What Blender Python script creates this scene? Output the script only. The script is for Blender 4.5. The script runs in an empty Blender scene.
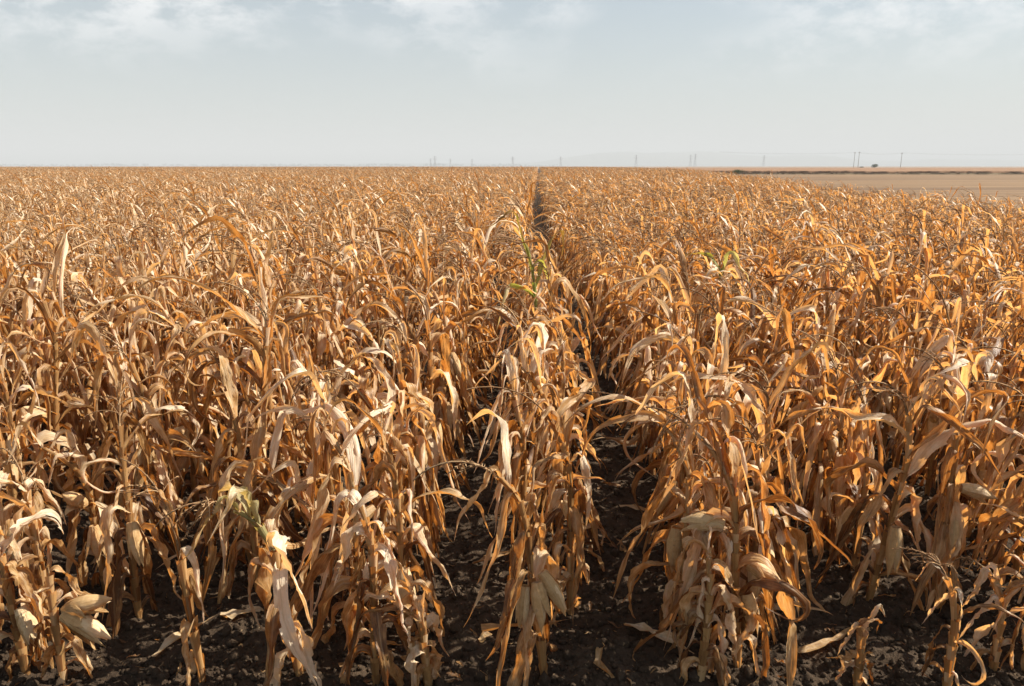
import bpy, math, random
import numpy as np
from math import radians as R, sin, cos, pi

# ------------------------------------------------------------------ camera, sky, sun, exposure
S = bpy.context.scene
COL = S.collection
EYE = 1.9
cam_d = bpy.data.cameras.new('camera')
cam_d.lens = 740 * 36 / 1024
cam_d.sensor_width = 36
cam_d.clip_start = 0.05
cam_d.clip_end = 40000
cam = bpy.data.objects.new('camera', cam_d)
COL.objects.link(cam)
cam.location = (0, 0, EYE)
cam.rotation_euler = (R(90 - 13.452), 0, R(1.957))
S.camera = cam

SUN_EL, SUN_AZ = 40.0, 76.0           # azimuth clockwise from +Y (the rows) towards +X
SKY_STRENGTH, SUN_STRENGTH = 0.050, 5.0
S.view_settings.view_transform = 'Standard'
S.view_settings.look = 'None'
S.view_settings.exposure = 1.22
S.view_settings.gamma = 1.0
S.render.engine = 'CYCLES'
S.cycles.max_bounces = 7
S.cycles.diffuse_bounces = 2
S.cycles.glossy_bounces = 2
S.cycles.transmission_bounces = 4
S.cycles.transparent_max_bounces = 4
S.cycles.volume_bounces = 0
S.cycles.use_denoising = True

W = bpy.data.worlds.new('World')
S.world = W
W.use_nodes = True
nt = W.node_tree
nt.nodes.clear()


def N(t, typ, **kw):
    n = t.nodes.new(typ)
    for k, v in kw.items():
        if k.startswith('i_'):
            n.inputs[k[2:].replace('_', ' ')].default_value = v
        else:
            setattr(n, k, v)
    return n


def ramp(t, stops, interp='LINEAR'):
    n = t.nodes.new('ShaderNodeValToRGB')
    n.color_ramp.interpolation = interp
    e = n.color_ramp.elements
    while len(e) > 1:
        e.remove(e[-1])
    e[0].position = stops[0][0]
    e[0].color = (*stops[0][1], 1)
    for p, c in stops[1:]:
        x = e.new(p)
        x.color = (*c, 1)
    return n


def mixc(t, fac, a, b, blend='MIX'):
    n = t.nodes.new('ShaderNodeMix')
    n.data_type = 'RGBA'
    n.blend_type = blend
    for sock, v in ((n.inputs[0], fac), (n.inputs[6], a), (n.inputs[7], b)):
        if isinstance(v, bpy.types.NodeSocket):
            t.links.new(v, sock)
        elif isinstance(v, (int, float)):
            sock.default_value = v
        else:
            sock.default_value = (*v, 1)
    return n.outputs[2]


def math_(t, op, a, b=0.0, c=None, clamp=False):
    n = t.nodes.new('ShaderNodeMath')
    n.operation = op
    n.use_clamp = clamp
    for i, v in enumerate((a, b, c)):
        if v is None:
            continue
        if isinstance(v, bpy.types.NodeSocket):
            t.links.new(v, n.inputs[i])
        else:
            n.inputs[i].default_value = v
    return n.outputs[0]


def build_world():
    L = nt.links.new
    sky = N(nt, 'ShaderNodeTexSky', sky_type='NISHITA', sun_disc=False)
    sky.sun_elevation = R(SUN_EL)
    sky.sun_rotation = R(SUN_AZ)
    sky.air_density = 1.25
    sky.dust_density = 1.0
    sky.ozone_density = 1.5
    tc = N(nt, 'ShaderNodeTexCoord')
    sep = N(nt, 'ShaderNodeSeparateXYZ')
    L(tc.outputs['Generated'], sep.inputs[0])
    z = math_(nt, 'MAXIMUM', sep.outputs[2], 0.0)
    # thin cirrus: stretched a little along the horizon
    comb = N(nt, 'ShaderNodeCombineXYZ')
    L(sep.outputs[0], comb.inputs[0])
    L(sep.outputs[1], comb.inputs[1])
    L(math_(nt, 'MULTIPLY', z, 2.0), comb.inputs[2])
    n1 = N(nt, 'ShaderNodeTexNoise', i_Scale=12.0, i_Detail=10.0, i_Roughness=0.66, i_Distortion=0.15)
    n2 = N(nt, 'ShaderNodeTexNoise', i_Scale=2.6, i_Detail=3.0, i_Roughness=0.5)
    mp = N(nt, 'ShaderNodeMapping')
    mp.inputs['Location'].default_value = (3.4, 1.2, 0)
    mp.inputs['Scale'].default_value = (1.0, 1.0, 1)
    L(comb.outputs[0], mp.inputs[0])
    L(mp.outputs[0], n1.inputs['Vector'])
    mp2 = N(nt, 'ShaderNodeMapping')
    mp2.inputs['Location'].default_value = (7.3, 2.1, 0)
    L(comb.outputs[0], mp2.inputs[0])
    L(mp2.outputs[0], n2.inputs['Vector'])
    cl = ramp(nt, [(0.0, (0, 0, 0)), (0.43, (0, 0, 0)), (0.58, (1, 1, 1))])
    L(n1.outputs[0], cl.inputs[0])
    mk = ramp(nt, [(0.0, (0, 0, 0)), (0.44, (0, 0, 0)), (0.60, (1, 1, 1))])
    L(n2.outputs[0], mk.inputs[0])
    cf = math_(nt, 'MULTIPLY', cl.outputs[0], mk.outputs[0])
    up = ramp(nt, [(0.0, (0, 0, 0)), (0.09, (0, 0, 0)), (0.21, (1, 1, 1))])
    L(z, up.inputs[0])
    cf = math_(nt, 'MULTIPLY', cf, up.outputs[0])
    cf = math_(nt, 'MULTIPLY', cf, CLOUD)
    # thin high veil: milky near the horizon
    veil = ramp(nt, [(0.0, (VEIL0,) * 3), (0.13, (VEIL1,) * 3), (0.35, (VEIL2,) * 3), (1.0, (VEIL2 * .6,) * 3)])
    L(z, veil.inputs[0])
    c1 = mixc(nt, veil.outputs[0], sky.outputs[0], VEILC)
    c2 = mixc(nt, cf, c1, CLOUDC)
    bg = N(nt, 'ShaderNodeBackground')
    bg.inputs['Strength'].default_value = SKY_STRENGTH
    L(c2, bg.inputs[0])
    out = N(nt, 'ShaderNodeOutputWorld')
    L(bg.outputs[0], out.inputs[0])


CLOUD, VEIL0, VEIL1, VEIL2 = 0.95, 0.8, 0.58, 0.22
VEILC = (5.3, 5.75, 5.95)
CLOUDC = (9.5, 9.5, 9.5)
build_world()

sun_d = bpy.data.lights.new('sun', 'SUN')
sun_d.energy = SUN_STRENGTH
sun_d.angle = R(0.55)
sun_d.color = (1.0, 0.93, 0.82)
sun = bpy.data.objects.new('sun', sun_d)
COL.objects.link(sun)
sun.rotation_euler = (R(90 - SUN_EL), 0, R(180 - SUN_AZ))
sun.location = (40, 30, 60)


# ------------------------------------------------------------------ helpers
class MB:
    """collects grids of quads / triangles with a 3-value tint per vertex"""

    def __init__(s):
        s.v, s.t, s.q, s.n = [], [], [], 0

    def add(s, v, q, tint):
        s.v.append(np.asarray(v, np.float32).reshape(-1, 3))
        s.q.append(np.asarray(q, np.int32).reshape(-1, 4) + s.n)
        s.t.append(np.broadcast_to(np.asarray(tint, np.float32), (len(s.v[-1]), 3)))
        s.n += len(s.v[-1])

    def grid(s, P, tint, closed=False, keep=None):
        a, b = P.shape[:2]
        i = np.arange(a - 1)[:, None]
        if closed:
            j = np.arange(b)[None]
            j2 = (j + 1) % b
        else:
            j = np.arange(b - 1)[None]
            j2 = j + 1
        q = np.stack([i * b + j, i * b + j2, (i + 1) * b + j2, (i + 1) * b + j], -1)
        if keep is not None:
            q = q[keep]
        s.add(P, q, np.asarray(tint, np.float32).reshape(-1, 3) if np.ndim(tint) > 1 else tint)

    def arrays(s):
        return np.concatenate(s.v), np.concatenate(s.q), np.concatenate(s.t)

    def mesh(s, name, mat, smooth=True):
        v, q, t = s.arrays()
        return raw_mesh(name, v, q, t, mat, smooth)

    def build(s, name, mat, parent=None, smooth=True):
        o = bpy.data.objects.new(name, s.mesh(name, mat, smooth))
        COL.objects.link(o)
        if parent is not None:
            o.parent = parent
        return o


def raw_mesh(name, v, q, t, mat, smooth=True):
    m = bpy.data.meshes.new(name)
    nv, nf = len(v), len(q)
    m.vertices.add(nv)
    m.vertices.foreach_set('co', np.ascontiguousarray(v, np.float32).ravel())
    m.loops.add(nf * 4)
    m.loops.foreach_set('vertex_index', np.ascontiguousarray(q, np.int32).ravel())
    m.polygons.add(nf)
    m.polygons.foreach_set('loop_start', np.arange(nf, dtype=np.int32) * 4)
    if smooth:
        m.polygons.foreach_set('use_smooth', np.ones(nf, bool))
    if t is not None:
        a = m.attributes.new('tint', 'FLOAT_VECTOR', 'POINT')
        a.data.foreach_set('vector', np.ascontiguousarray(t, np.float32).ravel())
    m.update(calc_edges=True)
    for x in (mat if isinstance(mat, (list, tuple)) else [mat]):
        m.materials.append(x)
    return m


def tag(o, label=None, cat=None, group=None, kind=None):
    for k, v in (('label', label), ('category', cat), ('group', group), ('kind', kind)):
        if v:
            o[k] = v
    return o


def empty(name, loc, rz=0):
    o = bpy.data.objects.new(name, None)
    o.empty_display_size = 0.1
    COL.objects.link(o)
    o.location = loc
    o.rotation_euler = (0, 0, rz)
    return o


def hash2(ix, iy, seed):
    h = (ix.astype(np.int64) * 374761393 + iy.astype(np.int64) * 668265263 + seed * 974711) & 0x7fffffff
    h = ((h ^ (h >> 13)) * 1274126177) & 0x7fffffff
    return ((h ^ (h >> 16)) & 0xffff) / 65535.0


def vnoise(x, y, seed=0):
    ix, iy = np.floor(x), np.floor(y)
    fx, fy = x - ix, y - iy
    fx = fx * fx * (3 - 2 * fx)
    fy = fy * fy * (3 - 2 * fy)
    a, b = hash2(ix, iy, seed), hash2(ix + 1, iy, seed)
    c, d = hash2(ix, iy + 1, seed), hash2(ix + 1, iy + 1, seed)
    return (a * (1 - fx) + b * fx) * (1 - fy) + (c * (1 - fx) + d * fx) * fy


def sstep(a, b, x):
    t = np.clip((x - a) / (b - a), 0, 1)
    return t * t * (3 - 2 * t)


# ------------------------------------------------------------------ materials
def new_mat(name):
    m = bpy.data.materials.new(name)
    m.use_nodes = True
    m.node_tree.nodes.clear()
    return m, m.node_tree


def finish(t, shader):
    o = N(t, 'ShaderNodeOutputMaterial')
    t.links.new(shader, o.inputs[0])


def leaf_material(name, stops, trans_tint, trans=0.42, rough=0.48, spec=0.35, green=None):
    m, t = new_mat(name)
    L = t.links.new
    at = N(t, 'ShaderNodeAttribute', attribute_name='tint')
    sp = N(t, 'ShaderNodeSeparateXYZ')
    L(at.outputs['Vector'], sp.inputs[0])
    r, s, u = sp.outputs
    # fibres running along the blade + blotches of weathering
    cv = N(t, 'ShaderNodeCombineXYZ')
    L(math_(t, 'MULTIPLY', u, 9.0), cv.inputs[0])
    L(math_(t, 'MULTIPLY', s, 2.2), cv.inputs[1])
    L(math_(t, 'MULTIPLY', r, 57.0), cv.inputs[2])
    fib = N(t, 'ShaderNodeTexNoise', i_Scale=1.6, i_Detail=3.0, i_Roughness=0.6)
    L(cv.outputs[0], fib.inputs['Vector'])
    cv2 = N(t, 'ShaderNodeCombineXYZ')
    L(math_(t, 'MULTIPLY', u, 1.3), cv2.inputs[0])
    L(math_(t, 'MULTIPLY', s, 5.0), cv2.inputs[1])
    L(math_(t, 'MULTIPLY', r, 91.0), cv2.inputs[2])
    blo = N(t, 'ShaderNodeTexNoise', i_Scale=1.5, i_Detail=4.0, i_Roughness=0.65)
    L(cv2.outputs[0], blo.inputs['Vector'])
    x = math_(t, 'ADD', r, math_(t, 'MULTIPLY', math_(t, 'SUBTRACT', blo.outputs[0], 0.5), 1.05))
    x = math_(t, 'ADD', x, math_(t, 'MULTIPLY', math_(t, 'SUBTRACT', fib.outputs[0], 0.5), 0.55), clamp=True)
    rp = ramp(t, stops)
    L(x, rp.inputs[0])
    col = rp.outputs[0]
    # brown scorched specks
    spk = ramp(t, [(0, (0, 0, 0)), (0.62, (0, 0, 0)), (0.74, (1, 1, 1))])
    L(blo.outputs[0], spk.inputs[0])
    col = mixc(t, math_(t, 'MULTIPLY', spk.outputs[0], 0.55), col, (0.17, 0.085, 0.035))
    if green:
        g = ramp(t, [(0, (0.9, 0.9, 0.9)), (0.3, (0.6, 0.6, 0.6)), (0.62, (0, 0, 0))])
        L(math_(t, 'ADD', s, math_(t, 'MULTIPLY', math_(t, 'SUBTRACT', blo.outputs[0], 0.5), 1.4)), g.inputs[0])
        col = mixc(t, g.outputs[0], col, green)
    # pale midrib
    mid = ramp(t, [(0, (1, 1, 1)), (0.07, (1, 1, 1)), (0.13, (0, 0, 0))])
    L(math_(t, 'ABSOLUTE', math_(t, 'SUBTRACT', math_(t, 'MULTIPLY', u, 2.0), 1.0)), mid.inputs[0])
    col = mixc(t, math_(t, 'MULTIPLY', mid.outputs[0], 0.35), col, (0.52, 0.40, 0.24))
    p = N(t, 'ShaderNodeBsdfPrincipled')
    L(col, p.inputs['Base Color'])
    p.inputs['Roughness'].default_value = rough
    p.inputs['Specular IOR Level'].default_value = spec
    bp = N(t, 'ShaderNodeBump')
    bp.inputs['Strength'].default_value = 0.8
    bp.inputs['Distance'].default_value = 0.006
    L(fib.outputs[0], bp.inputs['Height'])
    L(bp.outputs[0], p.inputs['Normal'])
    tr = N(t, 'ShaderNodeBsdfTranslucent')
    L(mixc(t, 1.0, col, trans_tint, 'MULTIPLY'), tr.inputs[0])
    mx = N(t, 'ShaderNodeMixShader')
    mx.inputs[0].default_value = trans
    L(p.outputs[0], mx.inputs[1])
    L(tr.outputs[0], mx.inputs[2])
    finish(t, mx.outputs[0])
    return m


STRAW = [(0.0, (0.12, 0.055, 0.020)), (0.22, (0.26, 0.135, 0.047)), (0.45, (0.475, 0.287, 0.112)),
         (0.65, (0.61, 0.455, 0.265)), (1.0, (0.76, 0.665, 0.50))]
M_LEAF = leaf_material('dry_leaf', STRAW, (1.5, 0.92, 0.38), trans=0.38, rough=0.42, spec=0.45)
M_GREENLEAF = leaf_material('half_green_leaf', STRAW, (1.3, 1.05, 0.5), green=(0.30, 0.28, 0.125))
M_LIMELEAF = leaf_material('still_green_leaf', STRAW, (1.3, 1.25, 0.5), green=(0.27, 0.31, 0.08))
M_STALK = leaf_material('dry_stalk', [(0.0, (0.15, 0.075, 0.03)), (0.4, (0.28, 0.155, 0.065)), (0.75, (0.40, 0.255, 0.12)), (1, (0.5, 0.37, 0.2))],
                        (1, 1, 1), trans=0.0, rough=0.55, spec=0.25)
M_HUSK = leaf_material('dry_husk', [(0.0, (0.30, 0.165, 0.065)), (0.35, (0.46, 0.285, 0.12)), (0.7, (0.60, 0.41, 0.20)), (1.0, (0.70, 0.53, 0.31))],
                       (1.4, 0.95, 0.5), trans=0.25, rough=0.55, spec=0.25)
M_TASSEL = leaf_material('dry_tassel', [(0.0, (0.17, 0.09, 0.045)), (0.5, (0.30, 0.175, 0.085)), (1, (0.46, 0.31, 0.17))],
                         (1.2, 0.8, 0.5), trans=0.2, rough=0.7, spec=0.1)


def soil_material():
    m, t = new_mat('dark_soil')
    L = t.links.new
    g = N(t, 'ShaderNodeNewGeometry')
    n1 = N(t, 'ShaderNodeTexNoise', i_Scale=2.3, i_Detail=6.0, i_Roughness=0.6)
    n2 = N(t, 'ShaderNodeTexNoise', i_Scale=46.0, i_Detail=5.0, i_Roughness=0.7)
    vo = N(t, 'ShaderNodeTexVoronoi', i_Scale=30.0)
    for n in (n1, n2, vo):
        L(g.outputs['Position'], n.inputs['Vector'])
    c = ramp(t, [(0.3, (0.031, 0.021, 0.014)), (0.5, (0.055, 0.037, 0.023)), (0.7, (0.092, 0.063, 0.040))])
    L(math_(t, 'ADD', math_(t, 'MULTIPLY', n1.outputs[0], 0.5), math_(t, 'MULTIPLY', n2.outputs[0], 0.5)), c.inputs[0])
    # crumbs of straw trodden into the soil
    st = ramp(t, [(0, (0, 0, 0)), (0.66, (0, 0, 0)), (0.72, (1, 1, 1))])
    n3 = N(t, 'ShaderNodeTexNoise', i_Scale=85.0, i_Detail=2.0)
    mp = N(t, 'ShaderNodeMapping')
    mp.inputs['Scale'].default_value = (1, 0.35, 1)
    L(g.outputs['Position'], mp.inputs[0])
    L(mp.outputs[0], n3.inputs['Vector'])
    L(n3.outputs[0], st.inputs[0])
    col = mixc(t, math_(t, 'MULTIPLY', st.outputs[0], 0.7), c.outputs[0], (0.26, 0.18, 0.10))
    p = N(t, 'ShaderNodeBsdfPrincipled')
    L(col, p.inputs['Base Color'])
    p.inputs['Roughness'].default_value = 0.95
    p.inputs['Specular IOR Level'].default_value = 0.15
    b1 = N(t, 'ShaderNodeBump')
    b1.inputs['Strength'].default_value = 0.8
    b1.inputs['Distance'].default_value = 0.03
    L(math_(t, 'ADD', n2.outputs[0], math_(t, 'MULTIPLY', vo.outputs['Distance'], 0.5)), b1.inputs['Height'])
    L(b1.outputs[0], p.inputs['Normal'])
    finish(t, p.outputs[0])
    return m


def field_material(name, a, b, scale, stretch, rough=0.95, spots=None):
    m, t = new_mat(name)
    L = t.links.new
    g = N(t, 'ShaderNodeNewGeometry')
    mp = N(t, 'ShaderNodeMapping')
    mp.inputs['Scale'].default_value = stretch
    L(g.outputs['Position'], mp.inputs[0])
    n1 = N(t, 'ShaderNodeTexNoise', i_Scale=scale, i_Detail=7.0, i_Roughness=0.65)
    L(mp.outputs[0], n1.inputs['Vector'])
    c = ramp(t, [(0.3, a), (0.7, b)])
    L(n1.outputs[0], c.inputs[0])
    col = c.outputs[0]
    if spots:
        n2 = N(t, 'ShaderNodeTexNoise', i_Scale=scale * 0.2, i_Detail=3.0)
        L(mp.outputs[0], n2.inputs['Vector'])
        k = ramp(t, [(0.5, (0, 0, 0)), (0.66, (1, 1, 1))])
        L(n2.outputs[0], k.inputs[0])
        col = mixc(t, k.outputs[0], col, spots)
    p = N(t, 'ShaderNodeBsdfPrincipled')
    L(col, p.inputs['Base Color'])
    p.inputs['Roughness'].default_value = rough
    p.inputs['Specular IOR Level'].default_value = 0.1
    finish(t, p.outputs[0])
    return m


M_SOIL = soil_material()
M_STUBBLE = field_material('stubble', (0.12, 0.070, 0.036), (0.25, 0.165, 0.092), 0.5, (0.12, 1.2, 1), spots=(0.125, 0.078, 0.045))
M_FARLAND = field_material('far_land', (0.17, 0.11, 0.065), (0.27, 0.19, 0.12), 0.01, (1, 1, 1))
M_CROP = field_material('far_crop', (0.16, 0.085, 0.045), (0.27, 0.16, 0.09), 0.8, (1, 1, 1))
M_VERGE = field_material('verge_grass', (0.09, 0.07, 0.036), (0.19, 0.14, 0.08), 1.2, (1, 1, 1))
M_HILL = field_material('hill_land', (0.07, 0.08, 0.05), (0.13, 0.13, 0.08), 0.002, (1, 1, 1))
M_TREEFAR = field_material('far_trees', (0.05, 0.06, 0.03), (0.09, 0.10, 0.05), 0.2, (1, 1, 1))
M_BUSH = field_material('bush_leaf', (0.035, 0.05, 0.016), (0.09, 0.11, 0.035), 3.0, (1, 1, 1))
M_WOOD = field_material('weathered_wood', (0.12, 0.095, 0.07), (0.22, 0.18, 0.14), 2.0, (4, 4, 0.4))
M_STEEL = field_material('galvanised_steel', (0.22, 0.23, 0.24), (0.36, 0.37, 0.38), 0.5, (1, 1, 1), rough=0.5)
M_CERAMIC = field_material('insulator', (0.25, 0.2, 0.18), (0.35, 0.3, 0.26), 5, (1, 1, 1), rough=0.3)


# ------------------------------------------------------------------ rows and field layout
def row_x(k, y):
    """x of row k (0 = just left of the open furrow, 1 = just right of it) at distance y"""
    f = sstep(6.0, 13.0, np.asarray(y, float))
    base = np.where(np.asarray(k) <= 0, 0.03 + 0.73 * np.asarray(k) - 0.51 * f + 0.09 * (np.asarray(k) < 0), 0.80 + 0.75 * (np.asarray(k) - 1) - 0.23 * f + 0.17 * np.exp(-((np.asarray(y, float) - 8.5) / 3.2) ** 2))
    return base + 0.05 * np.sin(np.asarray(y) * 0.31 + np.asarray(k) * 1.7)


EDGE_Y = np.array([-20, 10, 18, 43, 100, 155, 300, 600])
EDGE_X = np.array([11.0, 11.3, 12.2, 15.5, 24.0, 33.5, 40.0, 41.0])


def in_field(x, y):
    return x < np.interp(y, EDGE_Y, EDGE_X) + 0.8 * np.sin(y * 0.13)


# ------------------------------------------------------------------ ground
def axis(lo, hi, dense, step, far):
    core = np.arange(lo, hi + 1e-6, step)
    out = []
    d, p = step, 0.0
    while p < far:
        d *= 1.22
        p += d
        out.append(p)
    out = np.array(out)
    return np.concatenate([(lo - out)[::-1], core, hi + out])


def soil_h(x, y):
    fade = 1 - sstep(7, 14, np.hypot(x, y))
    h = 0.016 * (vnoise(x * 37, y * 37, 4) - 0.5) + 0.030 * (vnoise(x * 3.1, y * 3.1, 1) - 0.5) + 0.034 * (vnoise(x * 9, y * 9, 2) - 0.5) + 0.030 * (vnoise(x * 19, y * 19, 3) - 0.5)
    return h * fade - 0.012


def build_ground():
    xs = axis(-3.6, 3.6, 1, 0.018, 11000)
    ys = axis(1.9, 6.6, 1, 0.018, 11000)
    X, Y = np.meshgrid(xs, ys, indexing='ij')
    P = np.stack([X, Y, soil_h(X, Y)], -1)
    m = MB()
    m.grid(P[:, ::-1], (0, 0, 0))
    o = m.build('ground', M_SOIL)
    tag(o, kind='structure')


build_ground()


def sheet(name, pts, z, mat):
    """flat polygon sheet from left/right edge pairs"""
    P = np.array([[(a[0], a[1], z), (b[0], b[1], z)] for a, b in pts], float)
    m = MB()
    m.grid(P, (0, 0, 0))
    o = m.build(name, mat, smooth=False)
    tag(o, kind='structure')
    return o


ys_ = [14, 30, 43, 70, 100, 130, 155, 181]
sheet('stubble_field', [((float(np.interp(y, EDGE_Y, EDGE_X)) + 1.2, y), (float(np.interp(y, EDGE_Y, EDGE_X)) + 60 + y * 1.5, y)) for y in ys_], 0.006, M_STUBBLE)
sheet('far_fields', [((-9000, y), (9000, y)) for y in (560, 1500, 4000, 9500)], 0.012, M_FARLAND)


# ------------------------------------------------------------------ corn plants
WIND = np.array([-1.0, 0.12])


def leaf_grid(rng, base, az, L, W, elev0, droop, dpow, twist, roll, wind, nseg, nc, kink=None, fray=False, curl_under=False):
    s = np.linspace(0, 1, nseg + 1)
    e = elev0 - droop * s ** dpow
    if kink:
        ks, ka, kw = kink
        e = e - ka * sstep(ks - kw, ks + kw, s)
    e = e + (0.16 * np.sin(s * rng.uniform(6, 13) + rng.uniform(0, 6.3)) + 0.16 * np.sin(s * rng.uniform(14, 24) + rng.uniform(0, 6.3))) * s
    side = np.zeros_like(s)
    for _ in range(rng.integers(1, 4)):                     # small sharp creases
        k0, kw = rng.uniform(0.2, 0.95), rng.uniform(0.012, 0.04)
        st_ = sstep(k0 - kw, k0 + kw, s)
        e = e + st_ * rng.normal(0, 0.38)
        side = side + st_ * rng.normal(0, 0.45)
    lim = -rng.uniform(3.0, 4.6) if curl_under else -rng.uniform(1.25, 1.52)
    over = np.maximum(lim - e, 0)
    e = np.maximum(e, lim) + 0.5 * np.minimum(over, 0.5) * s
    hx, hy = cos(az), sin(az)
    k = wind * (0.35 + 0.65 * s)
    dx = hx + WIND[0] * k
    dy = hy + WIND[1] * k
    a = np.unwrap(np.arctan2(dy, dx)) + side + (0.3 * np.sin(s * rng.uniform(3, 8) + rng.uniform(0, 6)) + 0.3 * np.sin(s * rng.uniform(9, 18) + rng.uniform(0, 6))) * s
    T = np.stack([np.cos(e) * np.cos(a), np.cos(e) * np.sin(a), np.sin(e)], -1)
    step = L / nseg
    C = np.zeros((nseg + 1, 3))
    C[1:] = np.cumsum((T[1:] + T[:-1]) * 0.5 * step, 0)
    C += base
    B0 = np.stack([-np.sin(a), np.cos(a), np.zeros_like(a)], -1)
    N0 = np.cross(T, B0)
    tw = twist * s ** 1.3 + 0.4 * np.sin(s * rng.uniform(4, 11) + rng.uniform(0, 6))
    ct, st = np.cos(tw)[:, None], np.sin(tw)[:, None]
    B = B0 * ct + N0 * st
    Nn = -B0 * st + N0 * ct
    w = W * np.minimum(1, 0.5 + s / 0.22 * 0.5) * np.clip(1 - s ** 2.3, 0, 1) ** 0.85
    w = np.maximum(w, W * 0.03)
    w = w * (1 + 0.12 * np.sin(s * rng.uniform(9, 17) + rng.uniform(0, 6)))
    u = np.linspace(-1, 1, nc + 1)
    al = roll * (0.75 + 0.6 * s + 0.45 * np.sin(s * rng.uniform(4, 10) + rng.uniform(0, 6)))
    al = np.clip(np.abs(al), 0.05, 2.7) * (1 if roll > 0 else -1)
    asym = rng.uniform(0.6, 1.4)
    ph = np.abs(u)[None] * al[:, None] * np.where(u < 0, asym, 1 / asym)[None]
    phs = np.where(np.abs(ph) < 1e-3, 1e-3, ph)
    au = np.abs(u)[None]
    lx = np.sign(u)[None] * au * np.sin(phs) / phs * w[:, None]
    lz = au * (1 - np.cos(phs)) / phs * w[:, None]
    rip = np.zeros((nseg + 1, nc + 1))
    for sg in (0, 1):
        r = np.sin(s * rng.uniform(16, 34) + rng.uniform(0, 6)) * rng.uniform(0.15, 0.45) + np.sin(s * rng.uniform(8, 15) + rng.uniform(0, 6)) * 0.22
        sel = (u < 0) if sg == 0 else (u > 0)
        rip[:, sel] = (r * w)[:, None] * (np.abs(u[sel]) ** 1.6)[None]
    crum = (rng.random((nseg + 1, nc + 1)) - 0.5) * 0.30 * w[:, None]
    pleat = 0.085 * w[:, None] * np.sin(u[None] * rng.uniform(7, 11) + 2.5 * np.sin(s * rng.uniform(3, 7) + rng.uniform(0, 6))[:, None])
    lz = lz + rip + crum + (pleat if nc > 4 else 0)
    if fray:                                    # a torn, narrower tip
        lx = lx * np.where((s > 0.6)[:, None] & (u > 0.2)[None], 0.35, 1.0)
    P = C[:, None] + B[:, None] * lx[..., None] + Nn[:, None] * lz[..., None]
    r = float(rng.random())
    tint = np.empty((nseg + 1, nc + 1, 3), np.float32)
    tint[..., 1] = s[:, None]
    tint[..., 2] = (u[None] + 1) / 2
    return P, tint


def ragged(rng, nseg, nc):
    """which quads of a blade survive: bites torn out of its edges and tip"""
    k = np.ones((nseg, nc), bool)
    for _ in range(rng.integers(1, 5)):
        i = rng.integers(int(nseg * 0.25), nseg)
        n = rng.integers(1, 4)
        d = rng.integers(1, 3)
        if rng.random() < 0.5:
            k[i:i + n, :d] = False
        else:
            k[i:i + n, nc - d:] = False
    if rng.random() < 0.25:
        k[int(nseg * rng.uniform(0.6, 0.9)):, 3:4] = False
    return k


def tube_grid(C, rad, nside):
    T = np.gradient(C, axis=0)
    T /= np.linalg.norm(T, axis=1)[:, None] + 1e-9
    ref = np.array([0.13, 0.97, 0.05]) if abs(T[0, 1]) < 0.8 else np.array([0.97, 0.1, 0.05])
    B = np.cross(T, ref)
    B /= np.linalg.norm(B, axis=1)[:, None]
    Nn = np.cross(T, B)
    a = np.linspace(0, 2 * pi, nside, endpoint=False)
    return C[:, None] + (B[:, None] * np.cos(a)[None, :, None] + Nn[:, None] * np.sin(a)[None, :, None]) * np.asarray(rad)[:, None, None]


def tube_tint(n, ns, r):
    t = np.empty((n, ns, 3), np.float32)
    t[..., 0] = r
    t[..., 1] = np.linspace(0, 1, n)[:, None]
    t[..., 2] = np.abs(np.linspace(-1, 1, ns))[None] * 0.8 + 0.1
    return t


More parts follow.
